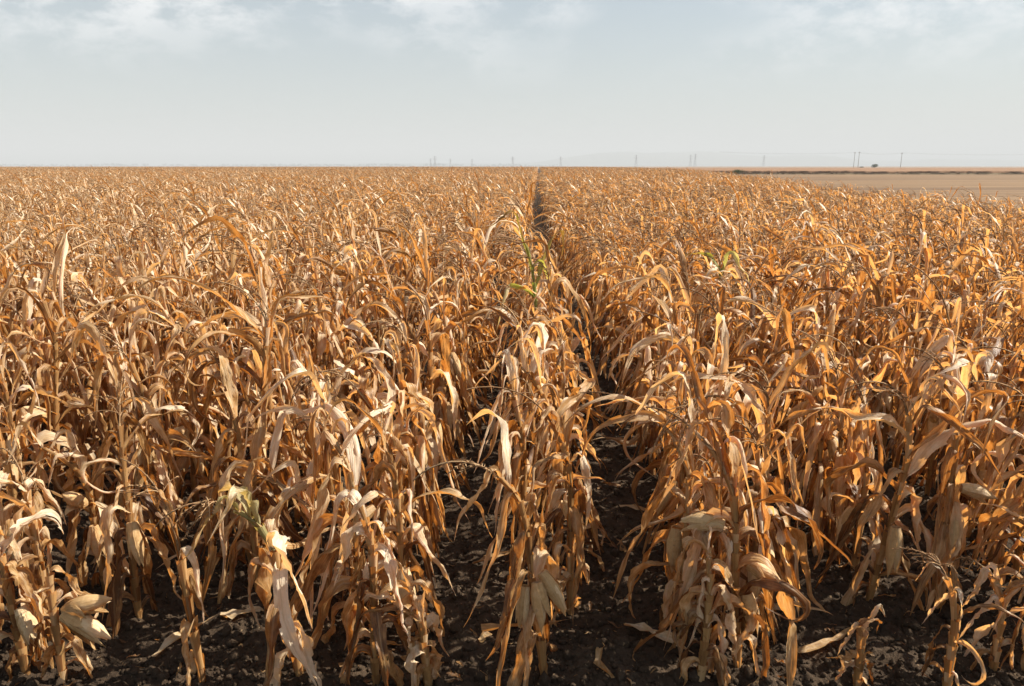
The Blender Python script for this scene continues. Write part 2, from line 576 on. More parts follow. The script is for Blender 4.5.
def corn_plant(rng, hi=True, height=1.0, ears=1, tassel=True, nleaf=11, bend=None, lean=None, lean_az=None, lushness=1.0,
               ear_elev=None, ear_t=None, ear_az=None, ear_len=None, tone=0.0, only_top=False, wind=1.0, leaf_w=1.0, snapped=False, fine=False):
    """returns a list of (part name, MB, key, [subparts]) in plant space, base at the origin"""
    out = []
    ns = 11 if hi else 6
    SL = height * 0.86
    t = np.linspace(0, 1, ns)
    lean = rng.normal(0, 0.07) if lean is None else lean
    laz = rng.uniform(0, 2 * pi) if lean_az is None else lean_az
    bend = abs(rng.normal(0.35, 0.45)) if bend is None else bend
    t0 = rng.uniform(0.5, 0.75)
    bz = pi - 0.12 + rng.normal(0, 0.5)
    bt = bend * sstep(t0, 1.0, t)
    if snapped:                                   # the cane has broken and its top hangs over
        t0 = rng.uniform(0.5, 0.72)
        bz = rng.uniform(0, 2 * pi)
        bt = rng.uniform(1.6, 2.5) * sstep(t0, t0 + 0.13, t)
    dx = np.sin(lean) * cos(laz) + np.sin(bt) * cos(bz) + 0.03 * np.sin(t * 9 + laz)
    dy = np.sin(lean) * sin(laz) + np.sin(bt) * sin(bz) + 0.03 * np.cos(t * 8 + laz * 2)
    dz = np.cos(bt)
    D = np.stack([dx, dy, dz], -1)
    D /= np.linalg.norm(D, axis=1)[:, None]
    C = np.zeros((ns, 3))
    C[1:] = np.cumsum((D[1:] + D[:-1]) / 2 * SL / (ns - 1), 0)
    C[0, 2] -= 0.03
    if hi:
        tt = np.linspace(0, 1, 31)
        CC = np.stack([np.interp(tt, t, C[:, i]) for i in range(3)], -1)
        rad = min(1.0, height) * (0.0115 - 0.0065 * tt) * (1 + 0.22 * np.exp(-((tt * 8) % 1.0 - 0.5) ** 2 / 0.006))
        ms = MB()
        ms.grid(tube_grid(CC, rad, 7), tube_tint(31, 7, rng.random() * 0.7 + 0.1), closed=True)
    else:
        rad = 0.0115 - 0.0065 * t
        ms = MB()
        ms.grid(tube_grid(C, rad, 5), tube_tint(ns, 5, rng.random() * 0.7 + 0.1), closed=True)
    out.append(('stalk', ms, 'stalk', []))

    def at(f):
        return np.array([np.interp(f, t, C[:, i]) for i in range(3)])

    az0 = rng.uniform(0, pi)
    nseg, nc = ((26, 8) if fine else (18, 6)) if hi else (8, 2)
    for i in range(nleaf):
        f = (i + 0.6) / nleaf
        f = 0.03 + 0.97 * f ** 1.08 + rng.normal(0, 0.012)
        f = min(max(f, 0.04), 1.0)
        if only_top and f < 0.45:
            continue
        az = az0 + pi * (i % 2) + rng.normal(0, 0.4)
        upper = float(sstep(0.35, 0.85, f))
        L = height * (0.34 + 0.27 * sin(pi * min(1, f * 0.8 + 0.12))) * rng.uniform(0.75, 1.2) * lushness
        Wd = (0.0165 + 0.0150 * sin(pi * min(1, f * 0.85 + 0.1))) * rng.uniform(0.65, 1.3) * leaf_w
        kink = None
        style = rng.random()
        tw = rng.normal(0, 1.7)
        roll = abs(rng.normal(1.35, 0.75)) * (1 if rng.random() < 0.8 else -1)
        wd = wind * (0.2 + 0.95 * upper) * rng.uniform(0.3, 1.3)
        curl = False
        if style > 0.91:                                # dried into a loop, tip curling back under
            el, dr, dp = R(rng.uniform(35, 75)), R(rng.uniform(170, 300)), rng.uniform(0.8, 1.5)
            L *= 0.85
            roll *= 1.25
            curl = True
        elif style < 0.17 * upper:                        # long arch bent over by the wind
            el, dr, dp = R(rng.uniform(50, 80)), R(rng.uniform(110, 175)), rng.uniform(0.9, 1.6)
            L *= 1.12
            wd *= 1.2
        elif style < 0.32 * upper:                      # blade still standing, its tip snapped over
            el, dr, dp = R(rng.uniform(68, 86)), R(rng.uniform(10, 50)), 1.3
            kink = (rng.uniform(0.4, 0.75), R(rng.uniform(80, 150)), rng.uniform(0.04, 0.09))
        else:                                           # limp rag hanging down beside the stalk
            el = R(rng.uniform(40, 76) + 10 * upper)
            dr, dp = R(rng.uniform(20, 60)), 1.0
            kink = (rng.uniform(0.05, 0.22) + 0.05 * upper, el + R(rng.uniform(45, 85)), rng.uniform(0.04, 0.12))
            L *= 0.92
            wd *= 0.6
            roll *= 1.15
        P, ti = leaf_grid(rng, at(f), az, L, Wd, el, dr, dp, tw, roll, wd, nseg, nc, kink, fray=rng.random() < 0.15, curl_under=curl)
        ti[..., 0] = np.clip(rng.beta(1.5, 1.4) * 0.85 + 0.22 * upper - 0.07 + tone, 0, 1)
        ml = MB()
        ml.grid(P, ti, keep=ragged(rng, nseg, nc) if hi and rng.random() < 0.55 else None)
        # sheath clasping the stalk below the blade
        if hi or rng.random() < 0.5:
            hs = max(rng.uniform(0.07, 0.13), 1.08 * SL / nleaf)
            n = 5
            ss = np.linspace(0, 1, n)
            b1 = at(f)
            b0 = at(max(0.0, f - hs / SL))
            Cs = b0[None] + (b1 - b0)[None] * ss[:, None]
            aa = az + np.linspace(-2.3, 2.3, 6 if hi else 4)
            rr = 0.0125 - 0.005 * f + 0.007 * ss ** 2 + rng.uniform(0, 0.004)
            G = Cs[:, None] + np.stack([np.cos(aa), np.sin(aa), np.zeros_like(aa)], -1)[None] * rr[:, None, None]
            st = np.empty(G.shape, np.float32)
            st[..., 0] = 0.22 + 0.3 * ti[0, 0, 0] + 0.1 * (az0 % 1)
            st[..., 1] = 0.0
            st[..., 2] = np.linspace(0.1, 0.45, len(aa))[None]
            ml.grid(G, st)
        out.append(('leaf', ml, 'leaf', []))

    for j in range(ears):
        f = (0.42 + 0.12 * j if ear_t is None else ear_t[j]) + (rng.normal(0, 0.03) if ear_t is None else 0)
        el = R(rng.choice([50, -30, -55, -70, -75, -80])) + rng.normal(0, 0.12) if ear_elev is None else ear_elev[j]
        az = az0 + pi * j + rng.normal(0, 0.5) if ear_az is None else ear_az[j]
        EL = rng.uniform(0.12, 0.17) if ear_len is None else ear_len[j]
        er = EL * rng.uniform(0.18, 0.22)
        d = np.array([cos(el) * cos(az), cos(el) * sin(az), sin(el)])
        b = at(f) + np.array([cos(az), sin(az), 0]) * 0.042
        n = 13 if hi else 6
        sd = 14 if hi else 6
        s = np.linspace(0, 1, n)
        sag = np.array([0, 0, -1.0]) * 0.02
        Cc = b[None] + d[None] * (s * EL)[:, None] + sag[None] * (s ** 2)[:, None]
        prof = er * (0.32 + 0.68 * np.sin(pi * np.clip(s * 0.72 + 0.10, 0, 1)) ** 0.8) * np.clip((1 - s ** 3.2), 0.0, 1) ** 0.8
        prof[-1] = 0.003
        G = tube_grid(Cc, prof, sd)
        if hi:
            ridge = 1 + 0.05 * np.cos(np.arange(sd) * 2.4 + rng.uniform(0, 6))[None] + 0.05 * rng.standard_normal((n, sd)) * s[:, None]
            G = Cc[:, None] + (G - Cc[:, None]) * ridge[..., None]
        me = MB()
        et = tube_tint(n, sd, rng.uniform(0.6, 1.0))
        me.grid(G, et, closed=True)
        subs = []
        flaps = rng.integers(3, 6) if hi else 2
        for q in range(flaps):
            qa = 2 * pi * q / flaps + rng.uniform(0, 1)
            tmp = np.cross(d, [0, 0, 1.0])
            tmp /= np.linalg.norm(tmp) + 1e-6
            nn = np.cross(tmp, d)
            side = tmp * cos(qa) + nn * sin(qa)
            fl = EL * rng.uniform(0.55, 1.06)
            nf = 9 if hi else 4
            sf = np.linspace(0, 1, nf)
            open_ = rng.uniform(0.0, 0.8) ** 4
            off = np.interp(sf * fl / EL, s, prof) + 0.0025 + open_ * fl * 0.8 * sf ** 2
            Cf = b[None] + d[None] * (sf * fl)[:, None] + side[None] * off[:, None] + np.array([0, 0, -1.0])[None] * (0.05 * sf ** 3)[:, None]
            tang = np.cross(d, side)
            uu = np.linspace(-1, 1, 5 if hi else 3)
            ww = er * rng.uniform(0.75, 1.1) * (0.35 + 0.65 * np.sin(pi * np.clip(sf * 0.8 + 0.1, 0, 1))) * (1 - sf ** 6)
            ww = np.maximum(ww, 0.001)
            G = Cf[:, None] + tang[None, None] * (uu[None] * ww[:, None])[..., None] - side[None, None] * ((uu[None] ** 2) * ww[:, None] * (0.55 - 0.5 * open_))[..., None]
            G = G + (rng.random(G.shape) - 0.5) * 0.003
            ft = np.empty(G.shape, np.float32)
            ft[..., 0] = rng.uniform(0.3, 1.0)
            ft[..., 1] = sf[:, None]
            ft[..., 2] = (uu[None] + 1) / 2
            mf = MB()
            mf.grid(G, ft)
            subs.append(('husk_leaf', mf, 'husk'))
        out.append(('ear', me, 'husk', subs))

    if tassel:
        mt = MB()
        top = C[-1]
        d0 = D[-1]
        TL = rng.uniform(0.22, 0.38) * (height / 1.1)
        nb = rng.integers(3, 8)
        for b in range(nb + 1):
            main = b == 0
            ln = TL if main else TL * rng.uniform(0.35, 0.7)
            n = 9 if hi else 4
            s = np.linspace(0, 1, n)
            sb = 0 if main else rng.uniform(0.02, 0.35) * TL
            el0 = math.asin(np.clip(d0[2], -1, 1)) - (0 if main else rng.uniform(0.1, 0.7))
            azb = math.atan2(d0[1], d0[0]) if bend > 0.15 else pi
            azb = azb + (rng.normal(0, 0.25) if main else rng.normal(0, 1.0))
            dr = R(rng.uniform(45, 120))
            e = el0 - dr * s ** 1.2
            T = np.stack([np.cos(e) * cos(azb) - 0.25 * s, np.cos(e) * sin(azb), np.sin(e)], -1)
            Cb = np.zeros((n, 3))
            Cb[1:] = np.cumsum((T[1:] + T[:-1]) / 2 * ln / (n - 1), 0)
            Cb += top + d0 * sb
            r0 = (0.0044 if main else 0.0024) * (1 if hi else 1.6)
            mt.grid(tube_grid(Cb, r0 * (1 - 0.5 * s), 4), tube_tint(n, 4, rng.random()), closed=True)
            if hi:                               # spikelets, little paired scales along the branch
                k = int(ln / 0.0075)
                if k > 1:
                    sp = rng.uniform(0.15, 1, k)
                    cc = np.stack([np.interp(sp, s, Cb[:, i]) for i in range(3)], -1)
                    td = np.stack([np.interp(sp, s, T[:, i]) for i in range(3)], -1)
                    rv = rng.standard_normal((k, 3))
                    o1 = td * 0.6 + rv * 0.35
                    o1 /= np.linalg.norm(o1, axis=1)[:, None]
                    sd = np.cross(o1, td + 0.01)
                    sd /= np.linalg.norm(sd, axis=1)[:, None] + 1e-6
                    Lk = 0.016
                    V = np.stack([cc, cc + o1 * Lk * .5 + sd * .0022, cc + o1 * Lk, cc + o1 * Lk * .5 - sd * .0022], 1)
                    mt.add(V.reshape(-1, 3), np.arange(k * 4).reshape(-1, 4), np.tile((rng.random(), 0.5, 0.3), (k * 4, 1)))
        out.append(('tassel', mt, 'tassel', []))
    return out


MATS = {'stalk': M_STALK, 'leaf': M_LEAF, 'husk': M_HUSK, 'tassel': M_TASSEL, 'green': M_GREENLEAF, 'lime': M_LIMELEAF}


def make_plant(rng, x, y, label, group=None, detail=True, green=None, green_leaves=None, **kw):
    root = empty('corn_plant', (x, y, 0))
    tag(root, label, 'corn plant', group)
    parts = corn_plant(rng, hi=True, fine=detail, **kw)
    nl = sum(1 for p in parts if p[0] == 'leaf')
    i = 0
    for name, mb, key, subs in parts:
        lab = None
        if name == 'leaf':
            i += 1
            if green and i > nl - green_leaves:
                key = green
                lab = 'partly green leaf' if green == 'green' else 'still green leaf'
        if subs and not detail:
            for _, ms, _k in subs:
                mb.v += ms.v
                mb.t += ms.t
                mb.q += [q + mb.n for q in ms.q]
                mb.n += ms.n
            subs = []
        o = mb.build(name, MATS[key], root)
        if lab:
            o['label'] = lab
        for sn, ms, sk in subs:
            ms.build(sn, MATS[sk], o)
    return root


GROUP = 'dried corn plants standing in rows'
# plants at the front that one can tell apart: x, y, seed, label, shape
FRONT = [
    (0.04, 2.48, 6, 'front corn plant with three drooping open ears, left of the dark furrow, tassel arched left',
     dict(height=1.05, ears=3, ear_t=[.44, .47, .42], ear_elev=[-1.2, -0.85, -1.3], ear_az=[-1.1, -0.35, -2.2], ear_len=[.145, .15, .14], tassel=True, bend=0.9, lean=0.14, lean_az=2.6, nleaf=12, wind=1.3)),
    (0.16, 2.92, 5, 'leafy dry corn plant right behind the front plant with drooping ears', dict(height=1.05, ears=1, nleaf=18, bend=0.6)),
    (0.80, 2.56, 8, 'dense dry corn plant with pale ears sticking out low, front right of furrow',
     dict(height=1.22, ears=3, ear_t=[.30, .42, .56], ear_elev=[-1.3, -0.35, 0.15], ear_az=[-0.2, -0.1, 2.9], ear_len=[.145, .14, .16], bend=1.1, nleaf=19, lean=0.08, lean_az=3.0)),
    (0.62, 2.78, 11, 'bushy dry corn plant with curled leaves arching over the dark furrow from its right', dict(height=1.15, ears=1, bend=1.0, nleaf=19)),
    (1.50, 3.02, 13, 'dry corn plant with one oval husked ear hanging straight down, bare soil before it',
     dict(height=1.12, ears=1, ear_t=[.42], ear_elev=[-1.45], ear_az=[-1.5], ear_len=[.165], nleaf=18, bend=0.5)),
    (1.82, 3.08, 17, 'dry corn plant with two bulky pale ears at its middle, near the right edge',
     dict(height=1.2, ears=2, ear_t=[.40, .5], ear_elev=[-1.4, -0.1], ear_az=[-1.3, -0.2], ear_len=[.15, .15], nleaf=18, bend=0.5)),
    (1.54, 2.44, 19, 'short spindly corn plant with narrow pale leaves at the bottom right', dict(height=0.55, ears=0, nleaf=9, leaf_w=0.5, tassel=True, bend=0.5, lushness=0.9, tone=0.15)),
    (1.78, 2.56, 23, 'short pale corn plant with a curled over tassel at the right bottom corner', dict(height=0.55, ears=0, nleaf=8, leaf_w=0.7, bend=1.5, tassel=True, tone=0.2)),
    (-0.60, 2.42, 29, 'corn plant with ragged low leaves at the bottom, left of the front plant with ears', dict(height=0.85, ears=0, nleaf=17, bend=0.4, tassel=False)),
    (-0.53, 2.70, 31, 'corn plant with one pale husked ear low on its stalk, left of the front plant',
     dict(height=0.98, ears=1, ear_t=[.40], ear_elev=[-1.2], ear_az=[-1.3], ear_len=[.15], nleaf=17, bend=0.35)),
    (-1.26, 2.40, 37, 'thin nearly leafless corn stalk with a small tassel, alone on bare soil',
     dict(height=0.82, ears=0, nleaf=5, bend=0.25, tassel=True, lean=0.08, lean_az=2.8, lushness=0.75)),
    (-0.80, 2.96, 101, 'pale corn plant bowed far to the left, its tassel arching over its neighbours',
     dict(height=1.28, ears=1, nleaf=18, bend=1.55, wind=1.7, tone=0.18, lean=0.1, lean_az=3.0, lushness=1.1)),
    (-0.72, 2.66, 103, 'corn plant with long pale leaves sweeping left, behind the half green plant',
     dict(height=1.08, ears=0, nleaf=15, bend=1.1, wind=1.6, tone=0.2, leaf_w=1.2, lushness=1.15)),
    (0.93, 3.05, 107, 'tall leafy plant arching left over the plant with pale ears, right of the furrow',
     dict(height=1.32, ears=1, nleaf=19, bend=1.4, wind=1.5, tone=0.08, lushness=1.1)),
    (-1.97, 2.43, 111, 'low tangled corn plant at the bottom left corner, beside the broken stalk with gaping husks', dict(height=0.72, ears=1, nleaf=16, bend=0.7, tassel=False)),
    (0.63, 2.46, 113, 'low leafy corn plant at the bottom, left of the plant with pale ears', dict(height=0.72, ears=0, nleaf=16, bend=0.9, tassel=False)),
    (-0.40, 2.42, 115, 'small collapsed corn plant at the bottom, leaves trailing on the soil', dict(height=0.46, ears=0, nleaf=12, bend=1.6, tassel=False)),
    (1.96, 2.62, 117, 'waist high corn plant at the right edge, behind the short pale one', dict(height=0.85, ears=1, nleaf=16, bend=0.8)),
    (1.22, 2.46, 119, 'tiny withered corn stub with a few narrow leaves on bare soil', dict(height=0.30, ears=0, nleaf=7, bend=0.6, tassel=False, leaf_w=0.7, lushness=1.2)),
    (-0.90, 2.44, 48, 'corn plant with broad half green leaves bending left over bare soil',
     dict(height=0.9, ears=0, nleaf=14, bend=0.9, leaf_w=1.25, lean=0.12, lean_az=2.9, green='green', green_leaves=3, tone=0.2, wind=1.4)),
    (-1.79, 2.38, 43, 'broken off corn stalk with two pale gaping husks at the bottom left',
     dict(height=0.55, ears=2, ear_t=[.62, .60], ear_elev=[0.35, -0.35], ear_az=[0.1, -0.1], ear_len=[.185, .19], nleaf=7, bend=0.0, tassel=False, lushness=0.9)),
    (-1.72, 2.80, 47, 'brown corn plant with a large hanging ear behind the thin bare stalk',
     dict(height=1.0, ears=1, ear_t=[.52], ear_elev=[-1.2], ear_az=[-0.9], ear_len=[.165], nleaf=17, bend=0.3, tone=-0.1)),
    (-2.28, 2.92, 53, 'corn plant with a pale blunt ear at the left edge',
     dict(height=0.95, ears=1, ear_t=[.5], ear_elev=[-1.3], ear_az=[-1.4], ear_len=[.16], nleaf=17, bend=0.3)),
    (0.03, 5.15, 59, 'tall corn plant with still green upper leaves beside the dark furrow',
     dict(height=1.42, ears=1, nleaf=17, bend=0.1, green='lime', green_leaves=4, wind=0.4)),
    (1.47, 5.9, 61, 'corn plant with one green upper leaf, right of the dark furrow',
     dict(height=1.3, ears=1, nleaf=17, bend=0.1, green='lime', green_leaves=2, wind=0.4)),
]
taken = []
for x, y, seed, label, kw in FRONT:
    make_plant(np.random.default_rng(seed), x, y, label, GROUP, **kw)
    taken.append((x, y))
taken = np.array(taken)

# where each row begins at the front of the field
ROW_START = {0: 2.95, 1: 2.68, 2: 2.9, 3: 2.9, 4: 2.5, -1: 2.7, -2: 2.9, -3: 2.42, -4: 2.5, -5: 2.5}
rng = np.random.default_rng(2024)
spots = []
for k in range(-16, 17):
    y = ROW_START.get(k, 1.6 if abs(k) > 5 else 2.4) + rng.uniform(0, 0.1)
    while y < 40:
        x = float(row_x(k, y)) + rng.normal(0, 0.06)
        near_taken = len(taken) and np.min(np.hypot(taken[:, 0] - x, taken[:, 1] - y)) < 0.14
        if rng.random() > 0.06 and not near_taken and in_field(x, y):
            spots.append((x, y, k))
        y += max(0.08, rng.normal(0.165, 0.05))
spots = np.array(spots)
yaw = R(1.957)
fx = spots[:, 0] * cos(yaw) + spots[:, 1] * sin(yaw)
fy = -spots[:, 0] * sin(yaw) + spots[:, 1] * cos(yaw)
inview = np.abs(fx) < fy * 0.71 + 0.45
dist = np.hypot(fx, fy)
order = np.argsort(np.where(inview, dist, 1e9))
N_OWN = 275
own = order[:N_OWN]
own_set = np.zeros(len(spots), bool)
own_set[own] = True
ORD = {1: 'first', 2: 'second', 3: 'third', 4: 'fourth', 5: 'fifth', 6: 'sixth', 7: 'seventh', 8: 'eighth', 9: 'ninth', 10: 'tenth', 11: 'eleventh', 12: 'twelfth'}
for i in own:
    x, y, k = spots[i]
    k = int(k)
    r = np.random.default_rng(int(i) * 7 + 1000)
    ears = int(r.choice([0, 1, 1, 2, 2, 2]))
    tas = bool(r.random() < 0.74)
    side, n = ('left', 1 - k) if k <= 0 else ('right', k)
    feat = {0: 'no ear', 1: 'one husked ear', 2: 'two husked ears'}[ears]
    label = f"dry {'tasselled' if tas else 'tassel-less'} corn plant with {feat}, {ORD[n]} row {side} of the dark furrow"
    hgt = float(np.clip(r.normal(1.18, 0.14), 0.8, 1.48)) * (0.93 if y < 3.6 else 1.0)
    make_plant(r, x, y, label, GROUP, detail=dist[i] < 4.2, height=hgt, ears=ears, tassel=tas,
               nleaf=int(r.integers(17, 22)), snapped=r.random() < 0.07,
               ear_az=[-pi / 2 + r.normal(0, 0.8) for _ in range(ears)] if y < 6.0 else None)


# ------------------------------------------------------------------ the rest of the field: one mass of corn
def merged_plant(r, **kw):
    v, q, t, mi, n = [], [], [], [], 0
    idx = {'stalk': 0, 'leaf': 1, 'husk': 2, 'tassel': 3}
    for name, mb, key, subs in corn_plant(r, hi=False, **kw):
        for m, kk in [(mb, key)] + [(s[1], s[2]) for s in subs]:
            a, b, c = m.arrays()
            v.append(a)
            q.append(b + n)
            t.append(c)
            mi.append(np.full(len(b), idx[kk], np.int32))
            n += len(a)
    return np.concatenate(v), np.concatenate(q), np.concatenate(t), np.concatenate(mi)


def corn_mass():
    V, Q, T, MI, ID, n = [], [], [], [], [], 0

    def put(v, q, t, mi, ident):
        nonlocal n
        V.append(v)
        Q.append(q + n)
        T.append(t)
        MI.append(mi)
        ID.append(np.full(len(v), ident, np.int32))
        n += len(v)

    NV, NC = 36, 10
    for i in range(NV):
        r = np.random.default_rng(500 + i)
        put(*merged_plant(r, height=float(np.clip(r.normal(1.18, 0.14), .85, 1.48)), leaf_w=0.88, ears=int(r.integers(0, 3)), tassel=r.random() < 0.74, nleaf=17, snapped=i % 13 == 5), i)
    for i in range(NC):                                    # clumps for the distance: two rows, 1.5 m long
        r = np.random.default_rng(900 + i)
        parts = []
        for row in (-0.375, 0.375):
            for yy in np.arange(-0.75, 0.75, 0.27):
                v, q, t, mi = merged_plant(r, height=float(np.clip(r.normal(1.2, 0.1), .95, 1.42)), leaf_w=0.85, ears=0, tassel=r.random() < 0.6, nleaf=9, only_top=True)
                parts.append((v + np.array([row + r.normal(0, .05), yy + r.normal(0, .06), 0], np.float32), q, t, mi))
        off, vv, qq, tt, mm = 0, [], [], [], []
        for v, q, t, mi in parts:
            vv.append(v)
            qq.append(q + off)
            tt.append(t)
            mm.append(mi)
            off += len(v)
        put(np.concatenate(vv), np.concatenate(qq), np.concatenate(tt), np.concatenate(mm), NV + i)

    rr = np.random.default_rng(77)
    pts, pid, prot, psc = [], [], [], []

    def scatter(x, y, ids, rot, sc):
        pts.append(np.stack([x, y, np.zeros_like(x)], -1))
        pid.append(ids)
        prot.append(rot)
        psc.append(sc)

    # 1: the plants just outside the picture and all those out to 40 m
    rest = spots[~own_set]
    keep = np.abs(rest[:, 0]) < rest[:, 1] * 0.78 + 3.0
    rest = rest[keep]
    m = len(rest)
    scatter(rest[:, 0], rest[:, 1], rr.integers(0, NV, m), rr.normal(0, 0.45, m), rr.normal(1.0, 0.07, m))
    # rows beyond the sixteenth, out to 40 m
    ks = np.concatenate([np.arange(-46, -16), np.arange(17, 30)])
    yy = np.arange(10, 40, 0.2)
    K, Y = np.meshgrid(ks, yy)
    K, Y = K.ravel(), Y.ravel() + rr.normal(0, 0.06, K.size)
    X = row_x(K, Y) + rr.normal(0, 0.045, K.size)
    kp = (np.abs(X) < Y * 0.78 + 3) & in_field(X, Y) & (rr.random(K.size) > 0.05)
    m = int(kp.sum())
    scatter(X[kp], Y[kp], rr.integers(0, NV, m), rr.normal(0, 0.45, m), rr.normal(1.0, 0.07, m))
    # 2: 40-85 m
    ks = np.arange(-95, 45)
    yy = np.arange(40, 85, 0.33)
    K, Y = np.meshgrid(ks, yy)
    K, Y = K.ravel(), Y.ravel() + rr.normal(0, 0.1, K.size)
    X = row_x(K, Y) + rr.normal(0, 0.05, K.size)
    kp = (np.abs(X) < Y * 0.76 + 3) & in_field(X, Y)
    m = int(kp.sum())
    scatter(X[kp], Y[kp], rr.integers(0, NV, m), rr.normal(0, 0.45, m), rr.normal(1.03, 0.08, m))
    # 3: clumps out to the far end
    ks = np.arange(-520, 170, 2)
    yy = np.arange(85, 560, 1.5)
    K, Y = np.meshgrid(ks, yy)
    K, Y = K.ravel(), Y.ravel()
    X = row_x(K, Y) + np.where(K <= 0, -0.365, 0.375) * 1.0
    thin = np.where(Y > 260, rr.random(K.size) < 0.55, True)
    kp = (np.abs(X) < Y * 0.74 + 4) & in_field(X, Y) & thin
    m = int(kp.sum())
    scatter(X[kp], Y[kp], NV + rr.integers(0, NC, m), rr.normal(0, 0.12, m), rr.normal(1.03, 0.08, m))

    P = np.concatenate(pts).astype(np.float32)
    PI = np.concatenate(pid).astype(np.int32)
    PR = np.concatenate(prot).astype(np.float32)
    PS = np.concatenate(psc).astype(np.float32)
    PS *= 0.82 + 0.18 * sstep(0, 9, np.interp(P[:, 1], EDGE_Y, EDGE_X) - P[:, 0]).astype(np.float32)   # stunted along the field edge
    print('corn mass points', len(P))
    v = np.concatenate(V)
    nv = len(v)
    me = raw_mesh('corn_field', v, np.concatenate(Q), np.concatenate(T), [M_STALK, M_LEAF, M_HUSK, M_TASSEL])
    me.polygons.foreach_set('material_index', np.concatenate(MI))
    me.vertices.add(len(P))
    co = np.concatenate([v, P]).astype(np.float32)
    me.vertices.foreach_set('co', co.ravel())

    def attr(name, typ, prop, a, b):
        at = me.attributes.get(name) or me.attributes.new(name, typ, 'POINT')
        at.data.foreach_set(prop, np.concatenate([a, b]))

    attr('variant', 'INT', 'value', np.concatenate(ID), PI)
    attr('spot', 'INT', 'value', np.zeros(nv, np.int32), np.ones(len(P), np.int32))
    attr('turn', 'FLOAT', 'value', np.zeros(nv, np.float32), PR)
    attr('size', 'FLOAT', 'value', np.ones(nv, np.float32), PS)
    o = bpy.data.objects.new('corn_field', me)
    COL.objects.link(o)
    tag(o, 'mass of dry golden corn plants filling the field to the horizon', 'corn field', kind='stuff')

    g = bpy.data.node_groups.new('corn_field_plants', 'GeometryNodeTree')
    g.interface.new_socket('Geometry', in_out='INPUT', socket_type='NodeSocketGeometry')
    g.interface.new_socket('Geometry', in_out='OUTPUT', socket_type='NodeSocketGeometry')
    L = g.links.new
    gi, go = g.nodes.new('NodeGroupInput'), g.nodes.new('NodeGroupOutput')

    def named(nm, typ):
        x = g.nodes.new('GeometryNodeInputNamedAttribute')
        x.data_type = typ
        x.inputs['Name'].default_value = nm
        return [s for s in x.outputs if s.enabled and s.name == 'Attribute'][0]

    sep = g.nodes.new('GeometryNodeSeparateGeometry')
    sep.domain = 'POINT'
    L(gi.outputs[0], sep.inputs[0])
    L(named('spot', 'INT'), sep.inputs['Selection'])
    split = g.nodes.new('GeometryNodeSplitToInstances')
    split.domain = 'POINT'
    L(sep.outputs['Inverted'], split.inputs[0])
    L(named('variant', 'INT'), split.inputs['Group ID'])
    m2p = g.nodes.new('GeometryNodeMeshToPoints')
    L(sep.outputs['Selection'], m2p.inputs[0])
    inst = g.nodes.new('GeometryNodeInstanceOnPoints')
    L(m2p.outputs[0], inst.inputs['Points'])
    L(split.outputs[0], inst.inputs['Instance'])
    inst.inputs['Pick Instance'].default_value = True
    L(named('variant', 'INT'), inst.inputs['Instance Index'])
    cx = g.nodes.new('ShaderNodeCombineXYZ')
    L(named('turn', 'FLOAT'), cx.inputs[2])
    e2r = g.nodes.new('FunctionNodeEulerToRotation')
    L(cx.outputs[0], e2r.inputs[0])
    L(e2r.outputs[0], inst.inputs['Rotation'])
    L(named('size', 'FLOAT'), inst.inputs['Scale'])
    L(inst.outputs[0], go.inputs[0])
    md = o.modifiers.new('plants', 'NODES')
    md.node_group = g


corn_mass()


# ------------------------------------------------------------------ soil clods, leaf litter, fallen leaves
def clods():
    r = np.random.default_rng(5)
    ico = np.array([(0, 0, 1), (.9, 0, .3), (.28, .85, .3), (-.73, .53, .3), (-.73, -.53, .3), (.28, -.85, .3),
                    (.73, .53, -.4), (-.28, .85, -.4), (-.9, 0, -.4), (-.28, -.85, -.4), (.73, -.53, -.4), (0, 0, -1)])
    tri = [(0, 1, 2), (0, 2, 3), (0, 3, 4), (0, 4, 5), (0, 5, 1), (1, 6, 2), (2, 7, 3), (3, 8, 4), (4, 9, 5), (5, 10, 1),
           (6, 7, 2), (7, 8, 3), (8, 9, 4), (9, 10, 5), (10, 6, 1), (6, 11, 7), (7, 11, 8), (8, 11, 9), (9, 11, 10), (10, 11, 6)]
    n = 42000
    y = 2.0 + 6.0 * r.random(n) ** 1.9
    x = (r.random(n) * 2 - 1) * (0.75 * y + 0.6)
    s = np.clip(r.lognormal(math.log(0.0068), 0.6, n), 0.003, 0.034)
    V = ico[None] * s[:, None, None] * r.uniform(0.6, 1.3, (n, 1, 3)) * r.uniform(0.72, 1.25, (n, 12, 1))
    V[..., 0] += x[:, None]
    V[..., 1] += y[:, None]
    V[..., 2] += (soil_h(x, y) + s * 0.25)[:, None]
    m = bpy.data.meshes.new('soil_clods')
    F = (np.array(tri)[None] + (np.arange(n) * 12)[:, None, None]).reshape(-1, 3)
    m.vertices.add(n * 12)
    m.vertices.foreach_set('co', V.astype(np.float32).ravel())
    m.loops.add(F.size)
    m.loops.foreach_set('vertex_index', F.astype(np.int32).ravel())
    m.polygons.add(len(F))
    m.polygons.foreach_set('loop_start', np.arange(len(F), dtype=np.int32) * 3)
    m.update(calc_edges=True)
    m.materials.append(M_SOIL)
    o = bpy.data.objects.new('soil_clods', m)
    COL.objects.link(o)
    tag(o, 'loose crumbly clods of dark soil between the corn rows', 'soil clods', kind='stuff')


clods()


def flat_leaf(r, L, Wd):
    P, t = leaf_grid(r, np.zeros(3), 0.0, L, Wd, 0.08, r.uniform(-0.1, 0.2), 1.0, r.normal(0, 0.9), abs(r.normal(0.9, .5)), 0, 9, 3)
    C = P.mean(1)
    # settle the blade onto the ground
    P[..., 2] -= C[:, 2][:, None]
    t[..., 0] = r.random()
    return P, t


